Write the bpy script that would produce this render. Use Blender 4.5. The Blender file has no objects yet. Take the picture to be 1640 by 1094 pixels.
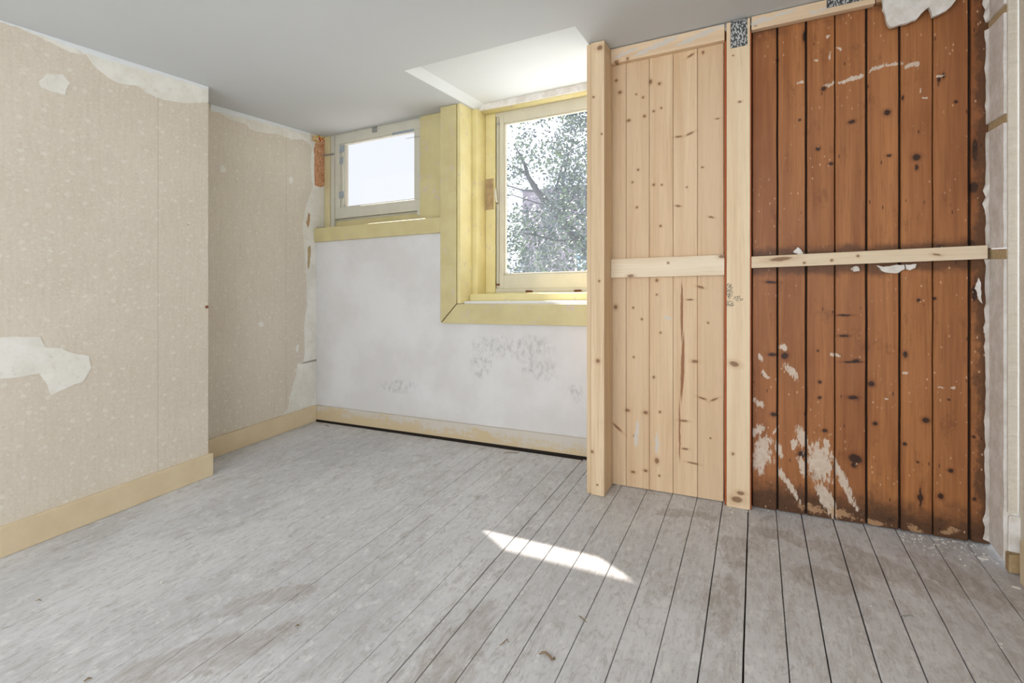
import bpy, bmesh, math, random
from mathutils import Vector, Matrix, noise
random.seed(7)
scene = bpy.context.scene
COL = scene.collection

# ------------------------------------------------------------------ camera
FPX = 793.86; CX, CY = 820.0, 433.09
RHO = math.radians(1.9177); TH = math.radians(26.2343); EYE = 1.2
Fw = Vector((-math.sin(TH), math.cos(TH), 0)); Rt = Vector((math.cos(TH), math.sin(TH), 0))
Ri = Rt*math.cos(RHO) - Vector((0, 0, 1))*math.sin(RHO)
Ui = Rt*math.sin(RHO) + Vector((0, 0, 1))*math.cos(RHO)
cam_d = bpy.data.cameras.new('camera'); cam = bpy.data.objects.new('camera', cam_d); COL.objects.link(cam)
cam_d.sensor_fit = 'HORIZONTAL'; cam_d.sensor_width = 36; cam_d.lens = FPX/1640*36
cam_d.shift_y = -(547-CY)/1640; cam_d.clip_start = 0.05; cam_d.clip_end = 500
m = Matrix((Ri, Ui, -Fw)).transposed().to_4x4(); m.translation = Vector((0, 0, EYE)); cam.matrix_world = m
scene.camera = cam

# the old house leans a little: every upright tilts by the same 2 degrees
KX, KY = Ui.x/Ui.z, Ui.y/Ui.z
def W(p):
    b, a, z = p
    return Vector((b+KX*(z-EYE), a+KY*(z-EYE), z))
def L(v): return Vector((v.x-KX*(v.z-EYE), v.y-KY*(v.z-EYE), v.z))
def Ldir(v): return Vector((v.x-KX*v.z, v.y-KY*v.z, v.z))
def hit(u, v, ax, val):
    d = Ldir(Fw+Ri*((u-CX)/FPX)-Ui*((v-CY)/FPX)); o = Vector((0, 0, EYE))
    return o+d*((val-o[ax])/d[ax])

# ------------------------------------------------------------------ sky, sun, exposure
SKY = 2.5; SUN = 26.0; FILL = 58.0; EXPO = 0.0
world = bpy.data.worlds.new('sky'); scene.world = world; world.use_nodes = True
bg = world.node_tree.nodes['Background']
bg.inputs['Color'].default_value = (0.84, 0.91, 1.0, 1); bg.inputs['Strength'].default_value = SKY
sd = bpy.data.lights.new('sun', 'SUN'); sd.energy = SUN; sd.angle = math.radians(0.6); sd.color = (1, 0.95, 0.87)
sun = bpy.data.objects.new('sun', sd); COL.objects.link(sun)
sv = Vector((1.635+KX*-1.656, -1.0+KY*-1.656, -1.656))
sun.rotation_euler = sv.to_track_quat('-Z', 'Y').to_euler(); sun.location = (-6, 8, 8)
fd = bpy.data.lights.new('rear_window_daylight', 'AREA'); fd.shape = 'RECTANGLE'; fd.size = 3.3; fd.size_y = 1.7; fd.energy = FILL; fd.color = (.95, .97, 1)  # fill lamp added behind the camera to brighten the room
fill = bpy.data.objects.new('rear_window_daylight', fd); COL.objects.link(fill); fill.location = (-1.15, -1.93, 1.35); fill.rotation_euler = (math.radians(90), 0, 0)
scene.view_settings.view_transform = 'Standard'; scene.view_settings.look = 'None'
scene.view_settings.exposure = EXPO; scene.view_settings.gamma = 1; scene.view_settings.use_curve_mapping = False

# ------------------------------------------------------------------ material helpers
def s2l(c): return tuple(((x/255/12.92) if x/255 <= .04045 else ((x/255+.055)/1.055)**2.4) for x in c)
class N:
    def __init__(s, name, rough=.6, spec=.3):
        s.m = bpy.data.materials.new(name); s.m.use_nodes = True; s.t = s.m.node_tree
        s.p = s.t.nodes['Principled BSDF']; s.p.inputs['Roughness'].default_value = rough
        s.p.inputs['Specular IOR Level'].default_value = spec
        a = s.t.nodes.new('ShaderNodeAttribute'); a.attribute_name = 'loc'; s.loc = a.outputs['Vector']
    def n(s, t, **k):
        x = s.t.nodes.new(t)
        for q, v in k.items(): setattr(x, q, v)
        return x
    def lk(s, a, b): s.t.links.new(a, b)
    def setin(s, sock, v):
        if hasattr(v, 'links'): s.lk(v, sock)
        else:
            if isinstance(v, tuple) and len(v) == 3 and sock.type == 'RGBA': v = v+(1,)
            sock.default_value = v
    def math(s, op, a, b=0, c=None, clamp=False):
        x = s.n('ShaderNodeMath', operation=op, use_clamp=clamp)
        s.setin(x.inputs[0], a); s.setin(x.inputs[1], b)
        if c is not None: s.setin(x.inputs[2], c)
        return x.outputs[0]
    def vm(s, op, a, b=(0, 0, 0)):
        x = s.n('ShaderNodeVectorMath', operation=op); s.setin(x.inputs[0], a); s.setin(x.inputs[1], b)
        return x.outputs['Value'] if op == 'LENGTH' else x.outputs[0]
    def noise(s, vec, scale=1, detail=3, rough=.55, stretch=(1, 1, 1), seed=(0, 0, 0), col=False, dist=0):
        mp = s.n('ShaderNodeMapping'); s.lk(vec, mp.inputs[0]); mp.inputs['Scale'].default_value = stretch; mp.inputs['Location'].default_value = seed
        x = s.n('ShaderNodeTexNoise'); s.lk(mp.outputs[0], x.inputs['Vector'])
        x.inputs['Scale'].default_value = scale; x.inputs['Detail'].default_value = detail; x.inputs['Roughness'].default_value = rough
        x.inputs['Distortion'].default_value = dist
        return x.outputs['Color' if col else 'Fac']
    def voro(s, vec, scale, stretch=(1, 1, 1), feat='F1', rnd=1):
        mp = s.n('ShaderNodeMapping'); s.lk(vec, mp.inputs[0]); mp.inputs['Scale'].default_value = stretch
        x = s.n('ShaderNodeTexVoronoi', feature=feat); s.lk(mp.outputs[0], x.inputs['Vector'])
        x.inputs['Scale'].default_value = scale; x.inputs['Randomness'].default_value = rnd
        return x
    def ramp(s, f, lo, hi, a=0.0, b=1.0):
        x = s.n('ShaderNodeMapRange'); x.clamp = True; x.interpolation_type = 'SMOOTHSTEP'
        s.setin(x.inputs[0], f); s.setin(x.inputs[1], lo); s.setin(x.inputs[2], hi); x.inputs[3].default_value = a; x.inputs[4].default_value = b
        return x.outputs[0]
    def mix(s, f, a, b, mode='MIX'):
        x = s.n('ShaderNodeMix', data_type='RGBA', blend_type=mode); s.setin(x.inputs[0], f); s.setin(x.inputs[6], a); s.setin(x.inputs[7], b)
        return x.outputs[2]
    def rnd(s):
        return s.n('ShaderNodeObjectInfo').outputs['Random']
    def blobs(s, vec, items, soft=.35):
        """union of ellipses (b,a,z centre, radius1, radius2, angle in the b-z plane)"""
        out = None
        for (c, r1, r2, ang) in items:
            mp = s.n('ShaderNodeMapping', vector_type='TEXTURE'); s.lk(vec, mp.inputs[0])
            mp.inputs['Location'].default_value = c; mp.inputs['Rotation'].default_value = (0, -ang, 0); mp.inputs['Scale'].default_value = (r1, 5, r2)
            ln = s.vm('LENGTH', mp.outputs[0])
            out = ln if out is None else s.math('MINIMUM', out, ln)
        return out
    def bump(s, h, strength=.3, dist=.002):
        x = s.n('ShaderNodeBump'); x.inputs['Strength'].default_value = strength; x.inputs['Distance'].default_value = dist
        s.lk(h, x.inputs['Height']); s.lk(x.outputs[0], s.p.inputs['Normal'])
    def out(s, c): s.setin(s.p.inputs['Base Color'], c); return s.m
def warp(M, amt, scale, st=(1, 1, 1)):
    c = M.noise(M.loc, scale, 4, .65, st, col=True); c = M.vm('SUBTRACT', c, (.5, .5, .5))
    c = M.vm('MULTIPLY', c, (amt*2, 0, amt*2)); return M.vm('ADD', M.loc, c)
def pxb(lst, plane, sc=None):
    """ellipse list from photo positions on the plane a=plane"""
    o = []
    for t in lst:
        u, v, r1 = t[:3]; r2 = t[3] if len(t) > 3 else r1; ang = t[4] if len(t) > 4 else 0
        c = hit(u, v, 1, plane); k = (hit(u+1, v, 1, plane)-c).x
        o.append(((c.x, c.y, c.z), r1*k, r2*k, -math.radians(ang)))
    return o
def plain(name, c, rough=.6, var=.08, sc=12, spec=.3, metal=0):
    M = N(name, rough, spec); lc = s2l(c)
    f = M.noise(M.loc, sc, 4)
    col = M.mix(f, tuple(x*(1-var*2) for x in lc), tuple(min(1, x*(1+var*2)) for x in lc))
    M.p.inputs['Metallic'].default_value = metal
    return M.out(col)

PP = 2.70            # plane of the wooden panelling
# ---- pine (new, pale)
def pine(name, c1, c2, axis='z', knots=None, plane=PP, bark=None, ink=None, paint=None, rough=.55):  # paint: pale paint residue, and glints painted on the boards
    M = N(name, rough, .3)
    st = {'z': (60, 60, 2.2), 'x': (2.2, 60, 60)}[axis]
    off = M.n('ShaderNodeCombineXYZ'); r = M.math('MULTIPLY', M.rnd(), 37.0)
    for i in range(3): M.lk(r, off.inputs[i])
    v = M.vm('ADD', M.loc, off.outputs[0])
    st2 = tuple(x*.28 for x in st)
    g1 = M.noise(v, 1, 3, .6, st2, dist=.6); g2 = M.noise(v, 1, 4, .7, tuple(x*3 for x in st))
    big = M.noise(v, 1.6, 2, .5, (1, 1, .5))
    c = M.mix(M.ramp(g1, .35, .7), s2l(c1), s2l(c2))
    c = M.mix(M.ramp(g2, .45, .75, 0, .35), c, s2l(tuple(x*.84 for x in c2)))
    c = M.mix(M.ramp(big, .35, .7, 0, .35), c, s2l((236, 212, 178)))
    c = M.mix(M.ramp(M.rnd(), 0, 1, 0, .25), c, s2l(tuple(x*.92 for x in c2)))
    if knots:
        d = M.blobs(warp(M, .004, 60), pxb(knots, plane))
        c = M.mix(M.ramp(d, 2.0, .9, 0, .3), c, s2l((190,146,100)))
        c = M.mix(M.ramp(d, .95, .5, 0, .8), c, s2l((122,82,54)))
    if bark:
        d = M.blobs(warp(M, .006, 25, (1, 1, .4)), pxb(bark, plane)); c = M.mix(M.ramp(d, 1.2, .7, 0, .85), c, s2l((140, 82, 44)))
    if ink:
        d = M.blobs(warp(M, .012, 90), pxb(ink, plane)); f = M.math('MULTIPLY', M.ramp(d, 1.1, .8), M.ramp(M.noise(M.loc, 160, 3, .7), .45, .55))
        c = M.mix(M.math('MULTIPLY', f, .8), c, s2l((70, 66, 62)))
    if paint:  # pale paint residue, and the painted glints on the pine boards
        d = M.blobs(warp(M, .02, 30), pxb(paint, plane)); c = M.mix(M.ramp(d, 1.1, .8, 0, .9), c, s2l((214, 206, 196)))
    M.bump(g2, .25, .001)
    return M.out(c)
knots = [(987,129,3,3),(993,148,4,3.5),(1007,193,4,3),(1032,186,3.2),(1030,156,2.6),(1019,151,2),(1042,131,3.5,5),(1056,134,3.4),(1047,178,2.6),(1059,173,2.4),
 (1106,89,8,2.4,-25),(1087,219,8,2,3),(1105,214,9,2.2,-20),(1149,190,5,1.5),(1126,84,3,4),(1022,272,2.6),(1013,292,2.4),(1047,296,3),(1060,296,2.4),(1020,332,2.6),(1058,362,2.8),(1086,330,6,2,10),(1100,300,2,2),(1139,348,6,2,15),(1125,268,3,2),
 (1052,449,3.4),(1052,472,2.3),(1014,493,2.2),(1028,511,2.4),(1058,533,2.4),(1015,572,2.4),(986,492,4,5),(1122,460,8,2.6,15),(1105,480,7,1.8),(1113,579,7,3.5),(1134,517,2.4),
 (1005,657,5,3.4),(1034,661,5,4),(1057,660,2.6),(1016,698,2.4),(1052,738,4.5,6),(1014,756,4.5,3),(1034,754,4.5,3),(1047,604,2.8),(1015,572,2.2),(989,685,13,2.4,40),(1125,638,9,2.4,18),(1144,640,9,2.4,-28),(1095,674,9,2.4),(1097,719,7,2),(1056,762,2.4),(1138,702,2),(1110,742,12,2,5)]
M_PINE = pine('pine_board', (231,203,167), (216,182,143), knots=knots, bark=[(1092,500,2.2,52,0),(1093,588,3,58,2),(1088,690,1.4,52,0)],
   paint=[(1070,510,7,2.6,10),(1020,695,3.2,22,3),(1052,710,2.4,20,0)])  # these pale marks are glints painted into the board colour
M_STUD1 = pine('pine_stud_weathered', (232,208,174), (212,182,144), knots=[(958,578,4.5),(949,723,3),(951,156,2.5),(964,215,2),(961,77,6,5),(960,450,2.5),(957,776,2)], plane=2.54, ink=[(974,402,4,9)])
M_STUD2 = pine('pine_stud_pale', (240,218,184), (228,198,160), knots=[(1176,583,10,6,15),(1185,163,4,2.4),(1174,89,2),(1174,727,3),(1180,800,12,7),(1186,790,8,5)], plane=2.66,
   ink=[(1168,466,6,14),(1168,486,7,6),(1182,478,8,5)])
M_RAIL = pine('pine_rail', (242,226,200), (230,208,176), 'x', knots=[(1070,421,2.4),(1156,411,7,4),(1010,442,7,3),(1250,415,24,5,-4),(1332,417,3),(1374,410,3),(1500,408,9,2.6,10),(1288,421,3)], plane=2.66)
M_HEAD = pine('pine_header', (240,216,184), (226,196,160), 'x', knots=[(1005,94,3),(987,99,5,3),(1210,40,3)], plane=2.66,
   paint=[(1000,86,22,3,-12),(1050,74,40,4,-13),(1120,57,45,4,-13),(1215,34,14,5,-10),(1240,27,40,3,-10),(1302,19,10,4,20),(1330,10,20,3,-10)])
M_OLDH = pine('old_header_wood', (178,132,84), (140,92,50), 'x', plane=2.66)
M_EDGE = plain('stained_board_edge', (176,88,44), .6, .12, 30)

# ---- old brown stained boards
stain = [(1217,573,9,3.4,65),(1226,600,9,3,60),(1216,647,9,5,40),(1213,690,13,7,-55),(1221,728,32,13,-78),(1241,689,10,2.6,-52),(1254,556,6,4,30),(1268,596,17,6,60),
 (1272,712,10,6,-70),(1284,700,20,8,75),(1284,745,20,6,75),(1262,775,36,5,58),(1247,720,16,5,75),(1313,742,36,20,82),(1326,718,16,5,75),(1322,798,32,11,65),(1346,760,44,6,65),(1358,790,34,5,60),
 (1365,126,22,3.6,-12),(1408,107,15,4,-18),(1432,102,12,3,0),(1460,103,13,5,5),(1329,135,8,4,0),(1325,58,4,3,20),(1344,78,5,2.4,45),(1329,90,2,8,0),(1305,96,4,2,0),(1507,122,6,2.4,-10),(1477,145,1.6,5,0),(1483,157,4,2,0),(1283,132,4,4,0),
 (1338,570,9,3,22),(1420,640,3,2,0),(1450,598,4,3,30),(1530,621,4,2.5,0),(1508,621,4,2,10),(1370,432,7,4,0),(1400,644,2,1.6)]
smud = [(1518,408,16,6,-8),(1478,405,14,5,8),(1465,847,13,6,30),(1522,852,16,7,-15),(1300,815,22,8,10),(1345,822,22,8,10),(1400,838,18,6,10)]
dk = [(1421,180,6,6),(1468,252,6.5,7),(1468,268,3,6),(1504,126,3,8),(1511,121,3,6),(1310,238,4),(1319,142,4),(1364,195,6,3.4,-10),(1331,262,4,3),(1424,249,4,3),(1396,615,5.5),(1257,570,6),(1483,673,6.5,5.5),(1474,797,5,8),(1474,797,2,22),
 (1523,754,4.5),(1507,795,5,6),(1426,833,7,4),(1471,481,3,4),(1497,478,3,3),(1450,568,4,7),(1352,505,12,2,0),(1352,538,9,2.4,0),(1366,580,16,2,-3),(1366,637,9,4),(1371,578,6,3),(1237,568,7,3),(1239,664,5,4),(1402,679,4),(1449,711,3.4),(1285,728,7,6),
 (1313,612,3),(1313,637,3),(1235,452,10,2.6,5),(1310,562,2),(1370,735,12,9,20),(1368,745,5,5),(1470,740,2.4),(1561,800,4),(1562,300,3),(1560,700,3),(1245,97,2.4),(1288,58,3,10),(1320,690,3),(1323,690,3),(1520,640,2.4),(1562,240,5,26),(1560,300,8,12),(1561,470,5,18),(1556,392,6,10),(1546,396,5,4),(1505,395,8,4),(1446,157,2,5),(1531,163,3),(1281,192,2.4)]
def brown(x0, x1):
    def near(lst):
        o = [e for e in pxb(lst, PP) if e[0][0]+max(e[1], e[2]) > x0-.01 and e[0][0]-max(e[1], e[2]) < x1+.01]
        return o or [((9, 0, 9), .01, .01, 0)]
    M = N('brown_stained_board', .5, .35)
    offn = M.n('ShaderNodeCombineXYZ'); r = M.math('MULTIPLY', M.rnd(), 37.0); 
    for i in range(3): M.lk(r, offn.inputs[i])
    v = M.vm('ADD', M.loc, offn.outputs[0])
    g1 = M.noise(v, 1, 3, .6, (14, 14, .7), dist=.5); g2 = M.noise(v, 1, 4, .7, (140, 140, 5)); big = M.noise(M.loc, 2.3, 3, .6)
    c = M.mix(M.ramp(g1, .3, .75), s2l((188,126,74)), s2l((144,86,44)))
    c = M.mix(M.ramp(g2, .4, .75, 0, .5), c, s2l((116,68,40)))
    c = M.mix(M.ramp(big, .35, .7, 0, .35), c, s2l((176,118,78)))
    sx = M.n('ShaderNodeSeparateXYZ'); M.lk(M.loc, sx.inputs[0]); Z = sx.outputs[2]; X = sx.outputs[0]
    c = M.mix(M.ramp(M.rnd(), 0, 1, 0, .3), c, s2l((134,82,50)))
    d = M.blobs(warp(M, .005, 60), near(dk))
    c = M.mix(M.ramp(d, 2.3, .8, 0, .4), c, s2l((98,50,26))); c = M.mix(M.ramp(d, 1.15, .7, 0, .92), c, s2l((44,26,18)))
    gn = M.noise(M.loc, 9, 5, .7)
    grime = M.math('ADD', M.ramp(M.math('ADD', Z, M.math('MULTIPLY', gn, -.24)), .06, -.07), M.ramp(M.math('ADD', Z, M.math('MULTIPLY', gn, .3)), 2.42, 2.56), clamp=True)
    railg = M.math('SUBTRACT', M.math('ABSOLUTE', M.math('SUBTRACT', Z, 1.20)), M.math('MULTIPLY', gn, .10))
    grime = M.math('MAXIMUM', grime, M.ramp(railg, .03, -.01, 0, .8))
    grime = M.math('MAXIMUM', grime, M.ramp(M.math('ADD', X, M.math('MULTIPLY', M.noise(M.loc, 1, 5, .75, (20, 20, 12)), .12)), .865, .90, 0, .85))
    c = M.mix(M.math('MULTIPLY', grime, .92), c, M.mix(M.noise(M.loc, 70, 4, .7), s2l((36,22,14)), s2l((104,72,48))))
    wv = warp(M, .022, 24, (1, 1, .6))
    d = M.blobs(wv, near(stain)); st1 = M.ramp(M.math('ADD', d, M.ramp(M.noise(M.loc, 1, 4, .75, (90, 90, 26)), .35, .7, -.3, .5)), 1.15, .85)
    c = M.mix(M.math('MULTIPLY', st1, .88), c, M.mix(M.noise(M.loc, 40, 3, .6), s2l((198,172,146)), s2l((236,226,212))))
    d = M.blobs(wv, near(smud)); c = M.mix(M.ramp(M.math('ADD', d, M.ramp(M.noise(M.loc, 70, 4, .75), .35, .65, -.4, .5)), 1.1, .7, 0, .75), c, s2l((190,150,112)))
    sp = M.voro(M.loc, 42, (1, 1, .55)); spk = M.math('MULTIPLY', M.ramp(sp.outputs['Distance'], .17, .08), M.ramp(M.noise(M.loc, 3.5, 3), .38, .6))
    c = M.mix(M.math('MULTIPLY', spk, .6), c, s2l((224,188,150)))
    sp2 = M.voro(M.loc, 24, (1, 1, .3)); dd = M.math('MULTIPLY', M.ramp(sp2.outputs['Distance'], .09, .04), .8); c = M.mix(dd, c, s2l((66,34,20)))
    mt = M.noise(M.loc, 1, 5, .75, (16, 16, 7)); c = M.mix(M.ramp(mt, .55, .75, 0, .45), c, s2l((96,56,34)))
    M.bump(g2, .3, .001); return M.out(c)

# ---- floor paint: thin worn white paint on boards running along +Y
M = N('worn_white_floor_paint', .62, .25)
offn = M.n('ShaderNodeCombineXYZ'); r = M.math('MULTIPLY', M.rnd(), 11.0); M.lk(r, offn.inputs[1])
v = M.vm('ADD', M.loc, offn.outputs[0])
sx = M.n('ShaderNodeSeparateXYZ'); M.lk(M.loc, sx.inputs[0]); X = sx.outputs[0]; Y = sx.outputs[1]
gr = M.noise(v, 1, 4, .7, (110, 5, 1)); mid = M.noise(M.loc, 1, 5, .7, (9, 3.2, 1), dist=.8); big = M.noise(M.loc, 1, 4, .6, (1.7, 1.3, 1)); sm = M.noise(v, 1, 5, .75, (38, 11, 1), dist=.5)
c = M.mix(M.ramp(big, .35, .65), s2l((216,216,217)), s2l((200,200,201)))
rightz = M.ramp(M.math('ADD', X, M.math('MULTIPLY', big, .5)), -.15, .45)         # traffic-worn end of the room
endz = M.ramp(M.math('ADD', Y, M.math('MULTIPLY', mid, .25)), 2.62, 2.54)          # clean paint along the panelling
wearbase = M.math('ADD', M.math('MULTIPLY', mid, .55), M.math('MULTIPLY', sm, .45))
wear = M.math('ADD', wearbase, M.math('MULTIPLY', M.math('MULTIPLY', rightz, endz), .055))
w1 = M.ramp(wear, .47, .66); c = M.mix(M.math('MULTIPLY', w1, .36), c, s2l((166,158,150)))
w2 = M.ramp(wear, .60, .74); c = M.mix(M.math('MULTIPLY', w2, .38), c, s2l((134,122,110)))
c = M.mix(M.math('MULTIPLY', M.ramp(gr, .5, .72), M.ramp(mid, .36, .6, .06, .4)), c, s2l((150,142,133)))
lt = M.ramp(M.noise(M.loc, 1, 5, .7, (22, 14, 1), (3, 9, 0)), .54, .64); c = M.mix(M.math('MULTIPLY', lt, .5), c, s2l((230,230,228)))
fn = M.noise(M.loc, 1, 6, .8, (60, 26, 1), (1, 5, 0)); c = M.mix(M.ramp(fn, .50, .66, 0, .42), c, s2l((156,150,144)))
fn2 = M.noise(M.loc, 1, 6, .8, (24, 10, 1), (7, 2, 0), dist=1.2); c = M.mix(M.ramp(fn2, .52, .64, 0, .50), c, s2l((160,153,147)))
sc_ = M.noise(M.loc, 1, 3, .6, (16, 45, 1), (7, 7, 0), dist=2.5); c = M.mix(M.math('MULTIPLY', M.ramp(M.math('ABSOLUTE', M.math('SUBTRACT', sc_, .5)), .012, .003), M.math('MULTIPLY', rightz, M.math('MULTIPLY', endz, .35))), c, s2l((232,229,224)))
fb = []
for (u, vv, r1, r2, an) in [(1095,822,.16,.05,.1),(1400,905,.26,.10,-.5),(1330,930,.14,.1,0),(1540,930,.22,.07,-.9),(1180,880,.07,.14,0),(1300,870,.3,.05,-.1),(430,960,.2,.06,.9),(330,1050,.3,.09,.9),(720,1060,.1,.3,0),(1160,960,.05,.2,0)]:
    h = hit(u, vv, 2, 0); fb.append((h, r1, r2, an))
out = None
for (h, r1, r2, an) in fb:
    mp = M.n('ShaderNodeMapping', vector_type='TEXTURE'); M.lk(M.vm('ADD', M.loc, M.vm('MULTIPLY', M.vm('SUBTRACT', M.noise(M.loc, 7, 4, .65, col=True), (.5, .5, .5)), (.22, .22, 0))), mp.inputs[0])
    mp.inputs['Location'].default_value = (h.x, h.y, 0); mp.inputs['Rotation'].default_value = (0, 0, an); mp.inputs['Scale'].default_value = (r1, r2, 5)
    ln = M.vm('LENGTH', mp.outputs[0]); out = ln if out is None else M.math('MINIMUM', out, ln)
c = M.mix(M.math('MULTIPLY', M.ramp(out, 1.05, .75), M.ramp(sm, .3, .65, .1, .5)), c, s2l((152,140,128)))
M.bump(M.math('ADD', gr, M.math('MULTIPLY', sm, .8)), .35, .0015); M_FLOOR = M.out(c)
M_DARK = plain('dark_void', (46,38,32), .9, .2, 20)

# ---- walls
M = N('speckled_wallpaper', .8, .15)
sx = M.n('ShaderNodeSeparateXYZ'); M.lk(M.loc, sx.inputs[0])
big = M.noise(M.loc, 1.1, 3, .6); fib = M.noise(M.loc, 1, 3, .7, (60, 60, 8)); fin = M.noise(M.loc, 130, 3, .7)
c = M.mix(M.ramp(big, .3, .7), s2l((226,217,202)), s2l((217,207,191)))
c = M.mix(M.ramp(fib, .42, .7, 0, .22), c, s2l((200,189,170)))
for sc, rad, am, col in ((15, .16, .55, (236,231,220)), (27, .17, .42, (234,228,216)), (52, .30, .30, (232,225,212)), (44, .26, .22, (198,186,168))):
    cb = M.n('ShaderNodeCombineXYZ'); M.lk(sx.outputs[1], cb.inputs[0]); M.lk(sx.outputs[2], cb.inputs[1])
    vo = M.voro(M.vm('ADD', cb.outputs[0], M.vm('MULTIPLY', M.noise(M.loc, 55, 2, col=True), (.02, .02, 0))), sc, (.8, 1, 1)); vo.voronoi_dimensions = '2D'
    pick = M.n('ShaderNodeSeparateColor'); M.lk(vo.outputs['Color'], pick.inputs[0])
    f = M.math('MULTIPLY', M.ramp(vo.outputs['Distance'], rad, rad*.55), M.ramp(pick.outputs[0], .3, .5)); c = M.mix(M.math('MULTIPLY', f, am), c, s2l(col))
c = M.mix(M.ramp(fin, .45, .75, 0, .25), c, s2l((190,176,160)))
rs = M.voro(M.loc, 3.2); c = M.mix(M.ramp(rs.outputs['Distance'], .028, .012, 0, .7), c, s2l((120,88,58)))
for a0 in (1.62, 2.70):   # paper seams
    q = M.math('ABSOLUTE', M.math('SUBTRACT', sx.outputs[1], a0)); c = M.mix(M.ramp(q, .004, .0015, 0, .35), c, s2l((180,166,146)))
M.bump(fin, .3, .001); M_PAPER = M.out(c)
M = N('smeared_plaster', .85, .15)
n1 = M.noise(M.loc, 5, 5, .65); n2 = M.noise(M.loc, 40, 4, .7)
c = M.mix(M.ramp(n1, .35, .65), s2l((240,238,230)), s2l((228,225,214))); c = M.mix(M.ramp(n2, .55, .75, 0, .35), c, s2l((196,184,166)))
M.bump(n2, .4, .002); M_PLAST = M.out(c)
M = N('rough_old_plaster', .9, .1)
n1 = M.noise(M.loc, 14, 5, .7); n2 = M.noise(M.loc, 60, 4, .75)
c = M.mix(M.ramp(n1, .35, .65), s2l((236,232,226)), s2l((218,211,201))); c = M.mix(M.ramp(n2, .6, .74, 0, .45), c, s2l((160,140,114)))
M.bump(n1, .7, .006); M_ROUGH = M.out(c)
M = N('white_wall_paint', .8, .15)
n1 = M.noise(M.loc, 2.2, 4, .6); n2 = M.noise(M.loc, 11, 5, .7); n3 = M.noise(M.loc, 1, 4, .7, (30, 30, 12))
c = M.mix(M.ramp(n1, .35, .65), s2l((226,224,223)), s2l((216,213,210)))
d = M.blobs(warp(M, .07, 9), pxb([(790,556,38,14),(845,560,40,18),(860,590,30,18),(770,585,18,16),(920,630,10,14),(640,620,30,10)], 3.0))
c = M.mix(M.math('MULTIPLY', M.ramp(d, 1.3, .6), M.ramp(M.noise(M.loc, 1, 4, .75, (34, 34, 20)), .42, .68, 0, .6)), c, s2l((168,166,166)))
c = M.mix(M.ramp(n2, .6, .8, 0, .25), c, s2l((196,192,186))); M.bump(n3, .15, .001); M_WHITE = M.out(c)
M_CEIL = plain('ceiling_paint', (206,209,210), .85, .012, 1.5, .1)
M_CEIL2 = plain('fresh_white_plasterboard', (230,234,235), .85, .008, 2, .1)

# ---- yellow gloss paint
def yellow(name, c1, c2, wearamt=.6, seed=0):
    M = N(name, .42, .4)
    n1 = M.noise(M.loc, 6, 4, .6, seed=(seed, 0, 0)); n2 = M.noise(M.loc, 22, 5, .72, (1, 1, .6), (seed, 3, 0)); n3 = M.noise(M.loc, 8, 3, .6, seed=(seed+5, 3, 1))
    c = M.mix(M.ramp(n1, .3, .7), s2l(c1), s2l(c2))
    w = M.math('MULTIPLY', M.ramp(n2, .56, .62), M.ramp(n3, .46, .58)); c = M.mix(M.math('MULTIPLY', w, wearamt), c, s2l((206,188,178)))
    c = M.mix(M.ramp(M.noise(M.loc, 40, 4, .8, seed=(seed, 1, 7)), .68, .74, 0, .6*wearamt), c, s2l((140,108,70)))
    return M.out(c)
M_YEL = yellow('yellow_gloss_paint', (232,220,164), (224,210,150)); M_YELD = yellow('aged_yellow_paint', (212,200,150), (202,188,138), .8, 4)
M_YBEI = yellow('beige_yellow_paint', (216,205,160), (206,192,146), .5, 8)
M_SASH = plain('cream_window_paint', (212,206,186), .45, .05, 9, .4)
M_SASHG = plain('grey_cream_window_paint', (206,202,186), .45, .05, 9, .4)
M_BB = yellow('tan_skirting_paint', (226,208,174), (218,198,162), .12, 2)
M = N('tan_skirting_smeared_white', .5, .3)
n1 = M.noise(M.loc, 1, 5, .7, (5, 5, 14)); n2 = M.noise(M.loc, 1, 5, .75, (34, 34, 9))
sx = M.n('ShaderNodeSeparateXYZ'); M.lk(M.loc, sx.inputs[0])
f = M.ramp(M.math('ADD', M.math('ADD', n1, M.math('MULTIPLY', n2, .35)), M.math('ADD', M.math('MULTIPLY', sx.outputs[2], 2.6), M.math('MULTIPLY', sx.outputs[0], .07))), .66, .84)
c = M.mix(M.math('MULTIPLY', f, .85), s2l((206,186,150)), s2l((208,202,194))); c = M.mix(M.ramp(n2, .66, .74, 0, .5), c, s2l((130,110,80))); M_BBB = M.out(c)
M_METAL = plain('dull_galvanised_metal', (168,168,166), .4, .2, 30, .5, .6)
M_TAPE = plain('grey_tape', (158,166,170), .6, .1, 30)
M = N('stamped_nail_plate', .4, .5); M.p.inputs['Metallic'].default_value = .5
vo = M.voro(M.loc, 150, (1, 1, .55)); c = M.mix(M.ramp(vo.outputs['Distance'], .35, .6), s2l((206,208,206)), s2l((84,86,88))); M.bump(vo.outputs['Distance'], .6, .003); M_PLATE = M.out(c)
M = N('chipboard', .9, .1)
vo = M.voro(M.loc, 120, (1, 1, .5)); pk = M.n('ShaderNodeSeparateColor'); M.lk(vo.outputs['Color'], pk.inputs[0])
c = M.mix(pk.outputs[0], s2l((226,182,146)), s2l((186,126,88))); c = M.mix(M.ramp(M.noise(M.loc, 60, 3), .6, .7, 0, .6), c, s2l((232,196,160))); M.bump(vo.outputs['Distance'], .6, .004); M_CHIP = M.out(c)
M = N('torn_patterned_paper', .8, .1)
vo = M.voro(M.loc, 60); pk = M.n('ShaderNodeSeparateColor'); M.lk(vo.outputs['Color'], pk.inputs[0])
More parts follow.
